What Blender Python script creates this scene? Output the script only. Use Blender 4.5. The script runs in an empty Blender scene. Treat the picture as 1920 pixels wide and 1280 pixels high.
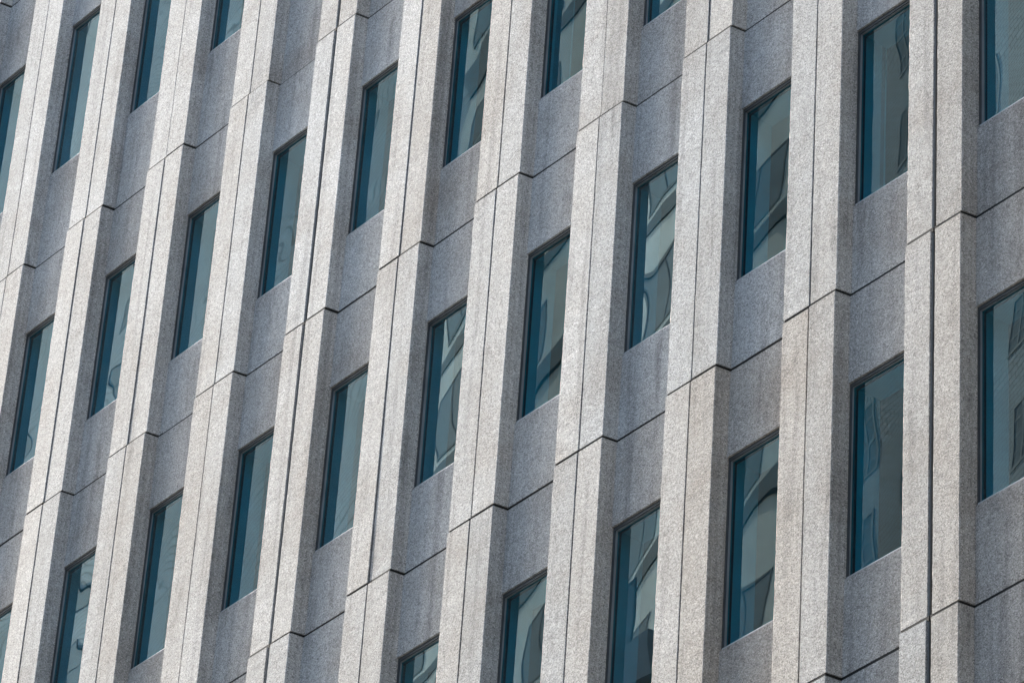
import bpy, bmesh, math, random
from mathutils import Matrix, Vector

scene = bpy.context.scene
COL = scene.collection

# ------------------------------------------------------------------ camera
CAM = Vector((21.608, -20.545, -22.998))
RIGHT = Vector((0.63942424, 0.76639189, 0.06148259))
UP = Vector((0.42097604, -0.4159017, 0.8061048))
FWD = Vector((-0.64336289, 0.48956026, 0.58857025))
FPX = 8848.0                                   # focal length in photo pixels (1920 wide)
cd = bpy.data.cameras.new("camera")
cd.sensor_width = 36.0
cd.lens = FPX / 1920.0 * 36.0
cd.clip_end = 3000.0
cam = bpy.data.objects.new("camera", cd)
M = Matrix((RIGHT, UP, -FWD)).transposed().to_4x4()
M.translation = CAM
cam.matrix_world = M
COL.objects.link(cam)
scene.camera = cam

# ------------------------------------------------------------------ sky and sun
SUN_AZ = math.radians(9.3)                     # angle in front of the facade plane, from the left
SUN_EL = math.radians(34.0)
world = bpy.data.worlds.new("World")
scene.world = world
world.use_nodes = True
wn = world.node_tree
wn.nodes.clear()
sky = wn.nodes.new("ShaderNodeTexSky")
sky.sky_type = 'NISHITA'
sky.sun_disc = False
sky.ozone_density = 0.4
sky.dust_density = 1.3
sky.sun_elevation = SUN_EL
sky.sun_rotation = math.radians(270.0 - 9.3)
bg = wn.nodes.new("ShaderNodeBackground")
bg.inputs["Strength"].default_value = 0.15
wo = wn.nodes.new("ShaderNodeOutputWorld")
wn.links.new(sky.outputs[0], bg.inputs[0])
wn.links.new(bg.outputs[0], wo.inputs[0])

sl = bpy.data.lights.new("sun", 'SUN')
sl.energy = 2.7
sl.angle = math.radians(0.5)
sl.color = (1.0, 0.935, 0.85)
sun = bpy.data.objects.new("sun", sl)
tosun = Vector((-math.cos(SUN_AZ) * math.cos(SUN_EL), -math.sin(SUN_AZ) * math.cos(SUN_EL), math.sin(SUN_EL)))
sun.rotation_euler = tosun.to_track_quat('Z', 'Y').to_euler()
COL.objects.link(sun)

scene.view_settings.view_transform = 'Standard'
scene.view_settings.look = 'None'
scene.view_settings.exposure = 2.2
scene.view_settings.gamma = 1.0

# ------------------------------------------------------------------ materials
def nmat(name):
    m = bpy.data.materials.new(name)
    m.use_nodes = True
    nt = m.node_tree
    nt.nodes.clear()
    out = nt.nodes.new("ShaderNodeOutputMaterial")
    return m, nt, out

def node(nt, t, **kw):
    n = nt.nodes.new(t)
    for k, v in kw.items():
        if k in n.inputs.keys() if isinstance(k, str) else False:
            n.inputs[k].default_value = v
        else:
            setattr(n, k, v)
    return n

def ramp(nt, stops, interp='LINEAR'):
    r = nt.nodes.new("ShaderNodeValToRGB")
    r.color_ramp.interpolation = interp
    e = r.color_ramp.elements
    while len(e) > 1:
        e.remove(e[-1])
    e[0].position = stops[0][0]
    e[0].color = (*stops[0][1], 1)
    for p, c in stops[1:]:
        x = e.new(p)
        x.color = (*c, 1)
    return r

def mix(nt, kind, fac, a, b):
    n = nt.nodes.new("ShaderNodeMix")
    n.data_type = 'RGBA'
    n.blend_type = kind
    L = nt.links
    for sock, v in ((n.inputs[0], fac), (n.inputs[6], a), (n.inputs[7], b)):
        if isinstance(v, bpy.types.NodeSocket):
            L.new(v, sock)
        elif isinstance(v, tuple):
            sock.default_value = (*v, 1)
        else:
            sock.default_value = v
    return n.outputs[2]

def make_concrete():
    m, nt, out = nmat("exposed_aggregate_concrete")
    L = nt.links
    geo = nt.nodes.new("ShaderNodeNewGeometry")
    pos = geo.outputs["Position"]
    v = node(nt, "ShaderNodeTexVoronoi"); v.inputs["Scale"].default_value = 84
    L.new(pos, v.inputs["Vector"])
    sep = nt.nodes.new("ShaderNodeSeparateColor")
    L.new(v.outputs["Color"], sep.inputs[0])
    stones = ramp(nt, [(0.0, (.15, .15, .148)), (.14, (.215, .21, .205)), (.3, (.283, .282, .270)), (.5, (.357, .367, .355)),
                       (.68, (.43, .428, .402)), (.84, (.49, .49, .48)), (1.0, (.62, .62, .61))])
    L.new(sep.outputs[0], stones.inputs[0])
    # finer sand between the stones
    v2 = node(nt, "ShaderNodeTexVoronoi"); v2.inputs["Scale"].default_value = 190
    L.new(pos, v2.inputs["Vector"])
    sep2 = nt.nodes.new("ShaderNodeSeparateColor")
    L.new(v2.outputs["Color"], sep2.inputs[0])
    sand = ramp(nt, [(0, (.215, .21, .21)), (.5, (.345, .356, .346)), (1, (.51, .505, .50))])
    L.new(sep2.outputs[0], sand.inputs[0])
    edge = ramp(nt, [(.42, (0, 0, 0)), (.62, (1, 1, 1))])
    sc = nt.nodes.new("ShaderNodeMath"); sc.operation = 'MULTIPLY'; sc.inputs[1].default_value = 1.0
    L.new(v.outputs["Distance"], sc.inputs[0])
    L.new(sc.outputs[0], edge.inputs[0])
    col = mix(nt, 'MIX', edge.outputs[0], stones.outputs[0], sand.outputs[0])
    # big soft patches: brownish and pinkish stain, pale wash
    n1 = node(nt, "ShaderNodeTexNoise"); n1.inputs["Scale"].default_value = 1.15; n1.inputs["Detail"].default_value = 6; n1.inputs["Roughness"].default_value = .62
    L.new(pos, n1.inputs["Vector"])
    r1 = ramp(nt, [(.34, (.87, .83, .80)), (.5, (1, .99, .98)), (.68, (1.12, 1.12, 1.13))])
    L.new(n1.outputs[0], r1.inputs[0])
    col = mix(nt, 'MULTIPLY', 1.0, col, r1.outputs[0])
    n3 = node(nt, "ShaderNodeTexNoise"); n3.inputs["Scale"].default_value = 7.0; n3.inputs["Detail"].default_value = 5; n3.inputs["Roughness"].default_value = .7
    L.new(pos, n3.inputs["Vector"])
    r3 = ramp(nt, [(.36, (.80, .79, .78)), (.52, (1, 1, 1)), (.72, (1.12, 1.09, 1.06))])
    L.new(n3.outputs[0], r3.inputs[0])
    col = mix(nt, 'MULTIPLY', .4, col, r3.outputs[0])
    # vertical rain streaks
    mp = nt.nodes.new("ShaderNodeMapping"); mp.inputs["Scale"].default_value = (9, 9, .35)
    L.new(pos, mp.inputs["Vector"])
    n2 = node(nt, "ShaderNodeTexNoise"); n2.inputs["Scale"].default_value = 1.0; n2.inputs["Detail"].default_value = 4
    L.new(mp.outputs[0], n2.inputs["Vector"])
    r2 = ramp(nt, [(.32, (.66, .66, .67)), (.47, (1, 1, 1)), (1, (1.03, 1.03, 1.03))])
    L.new(n2.outputs[0], r2.inputs[0])
    col = mix(nt, 'MULTIPLY', .7, col, r2.outputs[0])
    mp2 = nt.nodes.new("ShaderNodeMapping"); mp2.inputs["Scale"].default_value = (5.5, 5.5, 1.3)
    L.new(pos, mp2.inputs["Vector"])
    n4 = node(nt, "ShaderNodeTexNoise"); n4.inputs["Scale"].default_value = 1.0; n4.inputs["Detail"].default_value = 8; n4.inputs["Roughness"].default_value = .7
    L.new(mp2.outputs[0], n4.inputs["Vector"])
    r4 = ramp(nt, [(.30, (.58, .58, .58)), (.44, (1, 1, 1)), (.62, (1, 1, 1)), (.74, (1.14, 1.13, 1.11))])
    L.new(n4.outputs[0], r4.inputs[0])
    col = mix(nt, 'MULTIPLY', .75, col, r4.outputs[0])
    # every cast panel has its own batch tone, with light falloff painted in
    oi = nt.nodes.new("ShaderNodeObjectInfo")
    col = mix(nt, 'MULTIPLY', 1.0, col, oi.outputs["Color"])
    bs = node(nt, "ShaderNodeBsdfPrincipled")
    bs.inputs["Roughness"].default_value = .85
    bs.inputs["Specular IOR Level"].default_value = .3
    L.new(col, bs.inputs["Base Color"])
    b1 = nt.nodes.new("ShaderNodeBump"); b1.inputs["Strength"].default_value = .30; b1.inputs["Distance"].default_value = .003; b1.invert = True
    L.new(v.outputs["Distance"], b1.inputs["Height"])
    b2 = nt.nodes.new("ShaderNodeBump"); b2.inputs["Strength"].default_value = .12; b2.inputs["Distance"].default_value = .01
    L.new(n3.outputs[0], b2.inputs["Height"])
    L.new(b1.outputs[0], b2.inputs["Normal"])
    L.new(b2.outputs[0], bs.inputs["Normal"])
    L.new(bs.outputs[0], out.inputs[0])
    return m

def make_glass():
    m, nt, out = nmat("teal_coated_glass")
    L = nt.links
    geo = nt.nodes.new("ShaderNodeNewGeometry")
    oi = nt.nodes.new("ShaderNodeObjectInfo")
    addv = nt.nodes.new("ShaderNodeVectorMath"); addv.operation = 'ADD'
    sv = nt.nodes.new("ShaderNodeVectorMath"); sv.operation = 'SCALE'; sv.inputs["Scale"].default_value = 31.0
    cx = nt.nodes.new("ShaderNodeCombineXYZ")
    L.new(oi.outputs["Random"], cx.inputs[0]); L.new(oi.outputs["Random"], cx.inputs[1])
    L.new(cx.outputs[0], sv.inputs[0])
    L.new(geo.outputs["Position"], addv.inputs[0]); L.new(sv.outputs[0], addv.inputs[1])
    n = node(nt, "ShaderNodeTexNoise"); n.inputs["Scale"].default_value = 1.05; n.inputs["Detail"].default_value = .6; n.inputs["Roughness"].default_value = .35
    L.new(addv.outputs[0], n.inputs["Vector"])
    bp = nt.nodes.new("ShaderNodeBump"); bp.inputs["Strength"].default_value = 1.0; bp.inputs["Distance"].default_value = .0019
    L.new(n.outputs[0], bp.inputs["Height"])
    g = node(nt, "ShaderNodeBsdfGlossy"); g.inputs["Color"].default_value = (.74, .96, 1.0, 1); g.inputs["Roughness"].default_value = .0
    L.new(bp.outputs[0], g.inputs["Normal"])
    t = node(nt, "ShaderNodeBsdfTransparent")                      # the teal tint of the glass itself
    tint = mix(nt, 'MIX', geo.outputs["Backfacing"], (.02, .46, .60), (1.0, 1.0, 1.0))
    L.new(tint, t.inputs["Color"])
    lw = nt.nodes.new("ShaderNodeLayerWeight"); lw.inputs["Blend"].default_value = .5
    p5 = nt.nodes.new("ShaderNodeMath"); p5.operation = 'POWER'; p5.inputs[1].default_value = 5.0
    L.new(lw.outputs["Facing"], p5.inputs[0])
    rr = nt.nodes.new("ShaderNodeMapRange")                        # coating differs a little from pane to pane
    rr.inputs["To Min"].default_value = .035; rr.inputs["To Max"].default_value = .125
    L.new(oi.outputs["Random"], rr.inputs["Value"])
    ad = nt.nodes.new("ShaderNodeMath"); ad.operation = 'ADD'; ad.use_clamp = True
    L.new(p5.outputs[0], ad.inputs[0]); L.new(rr.outputs[0], ad.inputs[1])
    fr = nt.nodes.new("ShaderNodeMath"); fr.operation = 'SUBTRACT'; fr.inputs[0].default_value = 1.0
    L.new(geo.outputs["Backfacing"], fr.inputs[1])
    fm = nt.nodes.new("ShaderNodeMath"); fm.operation = 'MULTIPLY'
    L.new(ad.outputs[0], fm.inputs[0]); L.new(fr.outputs[0], fm.inputs[1])
    mx = nt.nodes.new("ShaderNodeMixShader")
    L.new(fm.outputs[0], mx.inputs[0]); L.new(t.outputs[0], mx.inputs[1]); L.new(g.outputs[0], mx.inputs[2])
    L.new(mx.outputs[0], out.inputs[0])
    return m

def make_metal(name, color, rough, metallic=.7):
    m, nt, out = nmat(name)
    L = nt.links
    geo = nt.nodes.new("ShaderNodeNewGeometry")
    n = node(nt, "ShaderNodeTexNoise"); n.inputs["Scale"].default_value = 3.0; n.inputs["Detail"].default_value = 4
    L.new(geo.outputs["Position"], n.inputs["Vector"])
    r = ramp(nt, [(.3, tuple(c * .8 for c in color)), (.7, tuple(c * 1.15 for c in color))])
    L.new(n.outputs[0], r.inputs[0])
    b = node(nt, "ShaderNodeBsdfPrincipled")
    b.inputs["Roughness"].default_value = rough
    b.inputs["Metallic"].default_value = metallic
    L.new(r.outputs[0], b.inputs["Base Color"])
    L.new(b.outputs[0], out.inputs[0])
    return m

def make_plain(name, color, rough=.9, scale=6.0, amount=.12):
    m, nt, out = nmat(name)
    L = nt.links
    geo = nt.nodes.new("ShaderNodeNewGeometry")
    n = node(nt, "ShaderNodeTexNoise"); n.inputs["Scale"].default_value = scale; n.inputs["Detail"].default_value = 6
    L.new(geo.outputs["Position"], n.inputs["Vector"])
    r = ramp(nt, [(.3, tuple(c * (1 - amount) for c in color)), (.7, tuple(min(1, c * (1 + amount)) for c in color))])
    L.new(n.outputs[0], r.inputs[0])
    b = node(nt, "ShaderNodeBsdfPrincipled")
    b.inputs["Roughness"].default_value = rough
    L.new(r.outputs[0], b.inputs["Base Color"])
    L.new(b.outputs[0], out.inputs[0])
    return m

def make_brick(name, c1, c2, mortar, bw, bh, ms=.012):
    """courses in the vertical plane: u = x + y, v = z"""
    m, nt, out = nmat(name)
    L = nt.links
    geo = nt.nodes.new("ShaderNodeTexCoord")
    s = nt.nodes.new("ShaderNodeSeparateXYZ")
    L.new(geo.outputs["Object"], s.inputs[0])
    a = nt.nodes.new("ShaderNodeMath"); a.operation = 'ADD'
    L.new(s.outputs[0], a.inputs[0]); L.new(s.outputs[1], a.inputs[1])
    c = nt.nodes.new("ShaderNodeCombineXYZ")
    L.new(a.outputs[0], c.inputs[0]); L.new(s.outputs[2], c.inputs[1])
    b = nt.nodes.new("ShaderNodeTexBrick")
    b.inputs["Scale"].default_value = 1.0
    b.inputs["Brick Width"].default_value = bw
    b.inputs["Row Height"].default_value = bh
    b.inputs["Mortar Size"].default_value = ms
    b.inputs["Mortar Smooth"].default_value = .1
    b.inputs["Color1"].default_value = (*c1, 1)
    b.inputs["Color2"].default_value = (*c2, 1)
    b.inputs["Mortar"].default_value = (*mortar, 1)
    L.new(c.outputs[0], b.inputs["Vector"])
    n = node(nt, "ShaderNodeTexNoise"); n.inputs["Scale"].default_value = .5; n.inputs["Detail"].default_value = 5
    L.new(geo.outputs["Object"], n.inputs["Vector"])
    r = ramp(nt, [(.3, (.8, .8, .8)), (.7, (1.1, 1.1, 1.1))])
    L.new(n.outputs[0], r.inputs[0])
    col = mix(nt, 'MULTIPLY', 1.0, b.outputs[0], r.outputs[0])
    p = node(nt, "ShaderNodeBsdfPrincipled"); p.inputs["Roughness"].default_value = .9
    L.new(col, p.inputs["Base Color"])
    L.new(p.outputs[0], out.inputs[0])
    return m

CONCRETE = make_concrete()
GLASS = make_glass()
FRAME = make_metal("bronze_anodised_frame", (.05, .058, .062), .42, .25)
BEAD = make_metal("grey_glazing_bead", (.24, .265, .275), .4, .4)
SILL = make_metal("pale_aluminium_sill", (.42, .45, .46), .45)
GREYSEAL = make_plain("grey_joint_sealant", (.15, .16, .165), scale=40)
SEAL = make_plain("dark_joint_sealant", (.007, .008, .008))
CORE = make_plain("dark_backing_wall", (.02, .02, .02))
PLASTER = make_plain("white_plaster_lining", (.74, .74, .72), scale=2)
CEIL = make_plain("office_ceiling", (.45, .45, .44), scale=3)
WHITE_BRICK = make_brick("pale_painted_brick", (.66, .66, .64), (.56, .56, .54), (.15, .15, .15), .30, .105, .011)
SIDING = make_brick("grey_coursed_stone", (.44, .45, .45), (.38, .39, .40), (.13, .135, .135), 2.4, .26, .03)
GREYCLAD = make_plain("mid_grey_cladding", (.30, .31, .31), scale=1.0)
STONE = make_plain("cream_stone", (.74, .70, .62), scale=1.2)
DARKBAND = make_plain("dark_grey_cladding", (.08, .09, .095), scale=1.0)
WPAINT = make_plain("white_window_paint", (.30, .30, .29), .8)
BLUEGLASS = make_plain("blue_grey_tower_blinds", (.22, .24, .245), .95, 1.0)
ASPHALT = make_plain("asphalt", (.05, .05, .052), scale=20)
PAVING = make_plain("concrete_paving", (.28, .27, .26), scale=8)
GROUND = make_plain("city_ground", (.16, .155, .15), scale=1)
LINE = make_plain("road_paint", (.75, .75, .72))

# ------------------------------------------------------------------ mesh helpers
def add_box(bm, x0, x1, y0, y1, z0, z1, mi=0):
    vs = [bm.verts.new(p) for p in ((x0, y0, z0), (x1, y0, z0), (x1, y1, z0), (x0, y1, z0),
                                    (x0, y0, z1), (x1, y0, z1), (x1, y1, z1), (x0, y1, z1))]
    for f in ((0, 3, 2, 1), (4, 5, 6, 7), (0, 1, 5, 4), (1, 2, 6, 5), (2, 3, 7, 6), (3, 0, 4, 7)):
        fc = bm.faces.new([vs[i] for i in f])
        fc.material_index = mi

def add_prism(bm, poly, z0, z1, mi=0, rings=None):
    """poly: counter-clockwise (seen from above) plan outline"""
    zs = rings or [z0, z1]
    loops = [[bm.verts.new((x, y, z)) for x, y in poly] for z in zs]
    n = len(poly)
    for a, b in zip(loops[:-1], loops[1:]):
        for i in range(n):
            k = (i + 1) % n
            bm.faces.new((a[i], a[k], b[k], b[i])).material_index = mi
    bm.faces.new(list(reversed(loops[0]))).material_index = mi
    bm.faces.new(loops[-1]).material_index = mi

def link(name, bm, mats, parent=None):
    me = bpy.data.meshes.new(name)
    bmesh.ops.recalc_face_normals(bm, faces=bm.faces)
    bm.to_mesh(me)
    bm.free()
    for m in (mats if isinstance(mats, (list, tuple)) else [mats]):
        me.materials.append(m)
    o = bpy.data.objects.new(name, me)
    COL.objects.link(o)
    if parent:
        o.parent = parent
    return o

def empty(name, loc, label, cat, group=None, rz=0.0):
    o = bpy.data.objects.new(name, None)
    o.location = loc
    o.rotation_euler = (0, 0, rz)
    o["label"] = label
    o["category"] = cat
    if group:
        o["group"] = group
    COL.objects.link(o)
    return o

def copy_part(src, parent):
    c = src.copy()
    COL.objects.link(c)
    c.parent = parent
    return c

# ------------------------------------------------------------------ the office building
BAY = 1.45
H = 2.52854 * BAY                     # storey height, joint to joint
WP = .2196 * BAY                      # half width of a pier
SP = .0190 * BAY                      # splay of its sides
DEP = .0963 * BAY                     # pier depth in front of the spandrels
BACK = .27
GV, GW, GH = .0072, .024, .0165       # half joints: vertical, wide vertical, horizontal
# storeys: (joint at the bottom, sill, head, joint at the top) in normal storey heights;
# the storey at the top of the photograph is a taller one
def storey(j):
    lo = (j - 1) * H + (.2475 * H if j > 3 else 0)
    if j == 3:
        return lo, lo + .346 * H, lo + .9275 * H, lo + 1.2475 * H
    return lo, lo + .2475 * H, lo + .7595 * H, lo + H
def local(tall):
    """the same four heights measured from the panel's top joint"""
    lo, si, he, hi = storey(3 if tall else 0)
    return lo - hi, si - hi, he - hi
REC = .030 * BAY                      # glass set back behind the spandrel face
GROUND_Z = -24.6

def half_pier_bm(side, wide, rnd=None, tall=False):
    """local x measured from the panel centre; side -1 left, +1 right"""
    bm = bmesh.new()
    g = GW if wide else GV
    e = BAY / 2
    c = .007
    pts = [(-e + g, .004), (-e + g + .004, 0), (-e + WP - c, 0), (-e + WP, c * .9), (-e + WP + SP, DEP), (-e + WP + SP, BACK), (-e + g, BACK)]
    if side > 0:
        pts = [(-x, y) for x, y in reversed(pts)]
    z0, z1 = local(tall)[0] + GH, -GH
    # slightly ragged arrises, as cast and bush hammered edges are
    n = 60
    rings = [z0 + (z1 - z0) * k / n for k in range(n + 1)]
    add_prism(bm, pts, z0, z1, rings=rings)
    if rnd:
        for v in bm.verts:
            if abs(v.co.y) < .01 and abs(abs(v.co.x) - e) > .05:
                v.co.x += rnd.gauss(0, .0013)
                v.co.y += abs(rnd.gauss(0, .0008))
            elif abs(v.co.y) < .01:
                v.co.x += rnd.gauss(0, .0010)
    return bm

def spandrel_bm(upper, tall=False):
    bm = bmesh.new()
    e = BAY / 2 - WP - SP + .004
    lo, si, he = local(tall)
    z0, z1 = lo + GH + .001, -GH - .001
    if upper:
        add_box(bm, -e, e, DEP, BACK - .004, he, z1)
    else:
        add_box(bm, -e, e, DEP, BACK - .004, z0, si)
    return bm

def storey_seal_bm():
    """dark sealant along the joint at the top of a panel, following its profile"""
    bm = bmesh.new()
    e, q = BAY / 2, .014
    half = [(-e, .03), (-e + GV, .03), (-e + GV, q), (-e + WP - q, q), (-e + WP + SP - q, DEP + q)]
    pts = half + [(-x, y) for x, y in reversed(half)] + [(e, BACK - .01), (-e, BACK - .01)]
    add_prism(bm, pts, -GH - .006, GH + .006)
    return bm

def frame_bm(mi=(0, 1), tall=False):
    """box frame with a stepped glazing bead"""
    bm = bmesh.new()
    e = BAY / 2 - WP - SP - .0005
    z0, z1 = local(tall)[1] + .0005, local(tall)[2] - .0005
    w, t = .020, .034
    y0, y1, yg = DEP + .007, DEP + REC + .05, DEP + REC
    for a, b in ((-e, -e + w), (e - w, e)):
        add_box(bm, a, b, y0 + .012, y1, z0, z1, mi[0])
    add_box(bm, -e + w, e - w, y0 + .012, y1, z1 - t, z1, mi[0])
    add_box(bm, -e + w, e - w, y0 + .020, y1, z0, z0 + .012, mi[0])
    b = .008
    for a0, a1 in ((-e + w, -e + w + b), (e - w - b, e - w)):
        add_box(bm, a0, a1, yg - .014, yg + .02, z0 + .012, z1 - t, mi[1])
    add_box(bm, -e + w + b, e - w - b, yg - .014, yg + .02, z1 - t - b, z1 - t, mi[1])
    return bm

def pane_bm(mi=0, tall=False):
    bm = bmesh.new()
    e = BAY / 2 - WP - SP - .022
    add_box(bm, -e, e, DEP + REC, DEP + REC + .012, local(tall)[1] + .008, local(tall)[2] - .036, mi)
    return bm

def lining_bm(tall=False):
    """plastered inner reveal behind the glass"""
    bm = bmesh.new()
    e = BAY / 2 - WP - SP - .012
    _, si, he = local(tall)
    y0, y1, t = DEP + REC + .052, DEP + REC + .30, .03
    add_box(bm, -e - t, -e, y0, y1, si - t, he + t)
    add_box(bm, e, e + t, y0, y1, si - t, he + t)
    add_box(bm, -e, e, y0, y1, he - .01, he + t)
    add_box(bm, -e, e, y0, y1, si - t, si + .005)
    return bm

def sill_bm(mi=0, tall=False):
    bm = bmesh.new()
    e = BAY / 2 - WP - SP - .022
    add_box(bm, -e, e, DEP + .004, DEP + REC - .001, local(tall)[1] - .003, local(tall)[1] + .016, mi)
    return bm

def in_view(i, j):
    """does panel (bay i, storey j) show in the photograph"""
    ok = False
    for a in range(5):
        for b in range(9):
            lo, _, _, hi = storey(j)
            p = Vector(((i - 1 + a / 4) * BAY, .0, lo + (hi - lo) * b / 8)) - CAM
            z = p.dot(FWD)
            x, y = 960 + FPX * p.dot(RIGHT) / z, 640 - FPX * p.dot(UP) / z
            if -12 < x < 1932 and -12 < y < 1292:
                ok = True
    return ok

office = empty("office_building", (0, 0, GROUND_Z),
               "grey concrete office building with ribbed piers and narrow teal windows filling the view", "building")
OZ = -GROUND_Z
TILT = .0028                          # each panel leans out a little at its top
WIDE = {0, -6, -12, 6, 12}            # piers with a movement joint

rng = random.Random(7)
protos = {}
def proto(key, name, fn, mats):
    if key not in protos:
        o = link(name, fn(), mats)
        protos[key] = o
        return o
    c = protos[key].copy()
    COL.objects.link(c)
    return c

visible, hidden = [], []
for i in range(-22, 9):
    for j in range(-5, 11):
        (visible if in_view(i, j) else hidden).append((i, j))

def panel_pose(r):
    return (TILT + r.gauss(0, .0005), 0, r.gauss(0, .0032)), r.gauss(0, .0008)

for i, j in visible:
    cx, cz = (i - .5) * BAY, storey(j)[3]
    tall = j == 3
    rot, dy = panel_pose(rng)
    dz = rng.gauss(0, .0025)
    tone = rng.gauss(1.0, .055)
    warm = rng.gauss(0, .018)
    if i >= -2 and j <= 0:                # browner batch low on the right, darkened to paint in the light falloff
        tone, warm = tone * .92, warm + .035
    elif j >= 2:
        tone *= 1.05  # brighter light on the upper panels, painted into their tone
    elif j <= 0:                          # weaker light on the lower storeys, painted into their tone
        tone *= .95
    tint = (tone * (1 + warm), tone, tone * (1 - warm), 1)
    def part(key, name, fn, mat, parent=None):
        o = proto((key, tall), name, fn, mat)
        o.parent = parent or office
        if not parent:
            o.location = (cx, dy, cz + OZ + dz)
            o.rotation_euler = rot
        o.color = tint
        return o
    part("upper", "spandrel", lambda: spandrel_bm(True, tall), CONCRETE)
    part("lower", "spandrel", lambda: spandrel_bm(False, tall), CONCRETE)
    for side, pier in ((-1, i - 1), (1, i)):
        var = rng.randrange(3)
        part(("pier", side, pier in WIDE, var), "pier",
             lambda: half_pier_bm(side, pier in WIDE, random.Random(var * 7 + side), tall), CONCRETE)
    part("seal", "joint_sealant", storey_seal_bm, SEAL).rotation_euler = (0, 0, 0)
    w = part("frame", "window", lambda: frame_bm((0, 1), tall), [FRAME, BEAD])
    pn = part("pane", "pane", lambda: pane_bm(0, tall), GLASS, w)
    pn.rotation_euler = (rng.gauss(0, .0025), 0, rng.gauss(0, .003))
    part("sill", "sill", lambda: sill_bm(0, tall), SILL, w)
    part("lining", "inner_reveal", lambda: lining_bm(tall), PLASTER, w)

# sealant strips at the back of the joints between piers that show
z0 = min(j for _, j in visible) - 1
z1 = max(j for _, j in visible)
for i in sorted({i for i, _ in visible} | {i - 1 for i, _ in visible}):
    bm = bmesh.new()
    g = (GW if i in WIDE else GV) + .002
    y = .034 if i in WIDE else .030
    if i in WIDE:
        add_box(bm, -g, g - .038, .020, .04, storey(z0)[3], storey(z1)[3])
    else:
        add_box(bm, -g, g, y, y + .02, storey(z0)[3], storey(z1)[3])
    o = link("joint_sealant", bm, GREYSEAL if i in WIDE else SEAL, office)
    o.location = (i * BAY, 0, OZ)

# the rest of the same facade, outside the photograph
def append(bm, src, mat, mis=None):
    me = bpy.data.meshes.new("tmp")
    src.transform(mat)
    if mis is not None:
        for f in src.faces:
            f.material_index = mis
    src.to_mesh(me)
    src.free()
    bm.from_mesh(me)
    bpy.data.meshes.remove(me)

def simple_pier(side, tall):
    bm = bmesh.new()
    e = BAY / 2
    pts = [(-e + GV, 0), (-e + WP, 0), (-e + WP + SP, DEP), (-e + WP + SP, BACK), (-e + GV, BACK)]
    if side > 0:
        pts = [(-x, y) for x, y in reversed(pts)]
    add_prism(bm, pts, local(tall)[0] + GH, -GH)
    return bm

I = Matrix.Identity(4)
umes = []
for tall in (False, True):
    unit = bmesh.new()
    append(unit, spandrel_bm(True, tall), I, 0)
    append(unit, spandrel_bm(False, tall), I, 0)
    append(unit, simple_pier(-1, tall), I, 0)
    append(unit, simple_pier(1, tall), I, 0)
    append(unit, frame_bm((1, 1), tall), I)
    append(unit, pane_bm(2, tall), I)
    append(unit, lining_bm(tall), I, 3)
    ume = bpy.data.meshes.new("unit")
    unit.to_mesh(ume)
    unit.free()
    umes.append(ume)
rest = bmesh.new()
for i, j in hidden:
    rot, dy = panel_pose(rng)
    k = len(rest.verts)
    rest.from_mesh(umes[j == 3])
    rest.verts.ensure_lookup_table()
    T = Matrix.Translation(((i - .5) * BAY, dy, storey(j)[3])) @ Matrix.Rotation(rot[2], 4, 'Z') @ Matrix.Rotation(rot[0], 4, 'X')
    bmesh.ops.transform(rest, matrix=T, verts=rest.verts[k:])
ro = link("outer_panels", rest, [CONCRETE, FRAME, GLASS, PLASTER], office)
ro.location = (0, 0, OZ)
ro["kind"] = "stuff"
for ume in umes:
    bpy.data.meshes.remove(ume)

TOP = storey(10)[3]
bm = bmesh.new()
add_box(bm, -23 * BAY, 8 * BAY, 3.2, 18, 0, OZ + TOP)
link("core_wall", bm, CORE, office)
for x in (-23 * BAY, 8 * BAY):
    bm = bmesh.new()
    add_box(bm, x - .15, x + .15, BACK + .02, 18, 0, OZ + TOP)
    link("end_wall", bm, CONCRETE, office)
bm = bmesh.new()
for j in range(-5, 11):                   # ceiling and floor zone between the offices
    add_box(bm, -23 * BAY + .2, 8 * BAY - .2, BACK + .005, 3.19, storey(j)[2] + .03, storey(j + 1)[1] - .03)
    for i in range(-23, 9):               # inner wall between the windows
        add_box(bm, i * BAY - WP - SP - .01, i * BAY + WP + SP + .01, BACK + .005, BACK + .20, storey(j)[1] - .03, storey(j)[2] + .03)
o = link("floor_structure", bm, CEIL, office)
o.location = (0, 0, OZ)
o["kind"] = "stuff"
bm = bmesh.new()
add_box(bm, -23 * BAY, 8 * BAY, -.1, BACK, 0, OZ - 6 * H - .02)
link("plinth", bm, CONCRETE, office)
bm = bmesh.new()
add_box(bm, -23 * BAY - .2, 8 * BAY + .2, -.15, 18.2, OZ + TOP + .01, OZ + TOP + 1.1)
link("parapet", bm, CONCRETE, office)

# ------------------------------------------------------------------ the street
def sheet(name, x0, x1, y0, y1, z0, z1, mat):
    bm = bmesh.new()
    add_box(bm, x0, x1, y0, y1, z0, z1)
    o = link(name, bm, mat)
    o["kind"] = "structure"
    return o
sheet("ground", -1500, 1500, -1500, 1500, GROUND_Z - .5, GROUND_Z - .02, GROUND)
sheet("road", -400, 400, -17, -5, GROUND_Z - .019, GROUND_Z, ASPHALT)
sheet("pavement", -400, 400, -5, -.12, GROUND_Z - .019, GROUND_Z + .13, PAVING)
sheet("far_pavement", -400, 400, -24, -17, GROUND_Z - .019, GROUND_Z + .13, PAVING)

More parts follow.
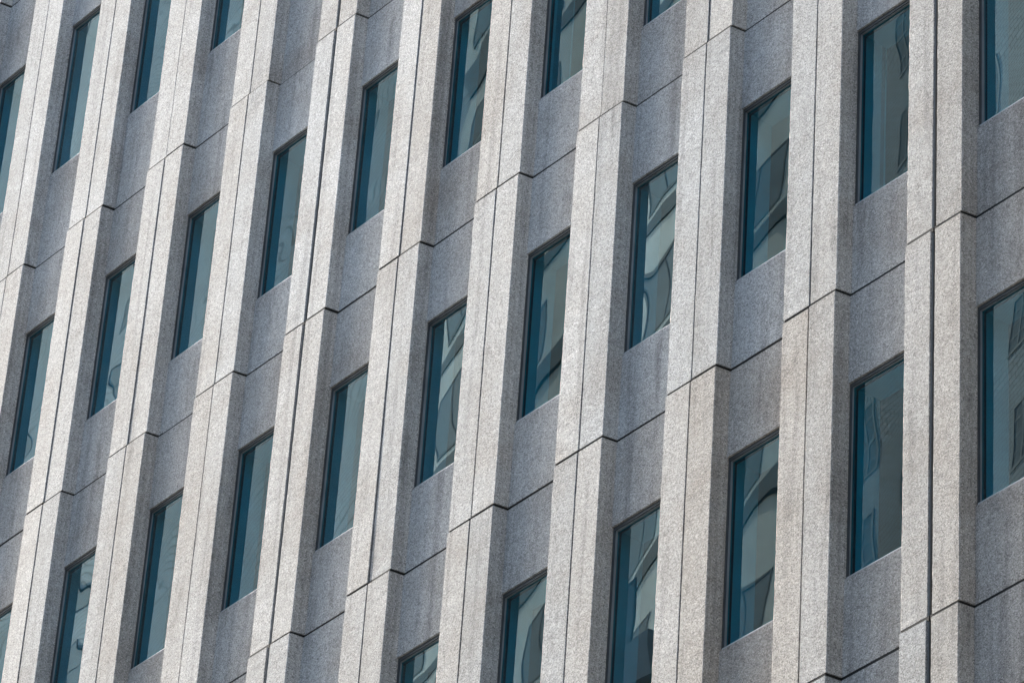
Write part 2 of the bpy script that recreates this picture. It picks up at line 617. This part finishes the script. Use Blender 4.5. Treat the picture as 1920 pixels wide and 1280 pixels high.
# ------------------------------------------------------------------ towers across the street (seen in the glass) and unseen light blockers
def tower_window(w, h, nx, nz, frame_mat, glass_mat, parent):
    bm = bmesh.new()
    t = .07
    for a, b in ((-w / 2, -w / 2 + t), (w / 2 - t, w / 2)):
        add_box(bm, a, b, -.02, .016, 0, h)
    add_box(bm, -w / 2 + t, w / 2 - t, -.02, .016, 0, t)
    add_box(bm, -w / 2 + t, w / 2 - t, -.02, .016, h - t, h)
    for k in range(1, nx):
        x = -w / 2 + w * k / nx
        add_box(bm, x - .025, x + .025, .0, .014, t, h - t)
    for k in range(1, nz):
        z = h * k / nz
        add_box(bm, -w / 2 + t, w / 2 - t, -.003, .012, z - .025, z + .025)
    f = link("window", bm, frame_mat, parent)
    bm = bmesh.new()
    add_box(bm, -w / 2 + .01, w / 2 - .01, -.03, .006, .01, h - .01)
    p = link("pane", bm, glass_mat, f)
    return f, p

def tower(name, label, x0, x1, yf, yb, top, wall_mat, win, cols, rows, z_first, dz, bands=None, rz=0.0, group=None):
    """front face on local y = 0 looking to +y; windows at local (x, z)"""
    w = x1 - x0
    t = empty(name, ((x0 + x1) / 2, yf, GROUND_Z), label, "building", group, rz)
    bm = bmesh.new()
    add_box(bm, -w / 2, w / 2, yb - yf, 0, 0, top - GROUND_Z)
    link("wall", bm, wall_mat, t)
    first = None
    for r in range(rows):
        for c in range(cols):
            x = -w / 2 + w * (c + .5) / cols
            z = z_first - GROUND_Z + r * dz
            if first is None:
                first = tower_window(*win, t)
                f = first[0]
            else:
                f = copy_part(first[0], t)
                copy_part(first[1], f)
            f.location = (x, 0, z)
    if bands:
        bh, proud, mat = bands
        for r in range(rows + 1):
            bm = bmesh.new()
            add_box(bm, -w / 2 - .05, w / 2 + .05, 0, proud, 0, bh)
            o = link("floor_band", bm, mat, t)
            o.location = (0, .002, z_first - GROUND_Z + r * dz - bh - .25)
    bm = bmesh.new()
    add_box(bm, -w / 2 - .25, w / 2 + .25, yb - yf - .25, .25, top - GROUND_Z, top - GROUND_Z + .9)
    link("cornice", bm, wall_mat, t)
    return t

tower("brick_tower", "white painted brick tower mirrored in the rightmost windows", -37, -19, -29, -47, 46, WHITE_BRICK,
      (.85, 1.5, 2, 4, WPAINT, BLUEGLASS), 8, 12, 14, 2.5, rz=math.radians(18))
tower("stone_tower", "cream stone tower with dark floor bands mirrored in the middle windows", -66, -39, -38, -56, 92, STONE,
      (2.4, 1.9, 2, 1, DARKBAND, BLUEGLASS), 6, 13, 26, 3.9, (.5, .04, DARKBAND), rz=math.radians(18))
tower("grey_tower", "blue grey tower of thin stone courses mirrored in the leftmost windows", -150, -60, -60, -78, 142, SIDING,
      (1.3, 2.0, 1, 2, DARKBAND, BLUEGLASS), 8, 10, 78, 3.7, rz=math.radians(17))
tower("dark_block", "low grey clad block in front of the cream stone tower", -47, -37.5, -27.5, -32, 24.5, GREYCLAD,
      (1.8, 2.0, 2, 1, DARKBAND, BLUEGLASS), 3, 8, 0, 3.6)
tower("slab_light_blocker", "long grey slab block added out of view to shade the near end of the facade", -2, 42, -24, -40, 28, SIDING,
      (1.6, 2.0, 2, 1, DARKBAND, BLUEGLASS), 10, 11, -18, 3.8)  # unseen block, added to cut sky light on the lower right
tower("corner_light_blocker", "dark clad block added behind the camera to shade the pier reveals", 46, 70, 20, -22, 75, DARKBAND,
      (1.6, 2.0, 2, 1, DARKBAND, BLUEGLASS), 6, 8, -18, 3.8)  # unseen block, added to keep light off the right-facing reveals
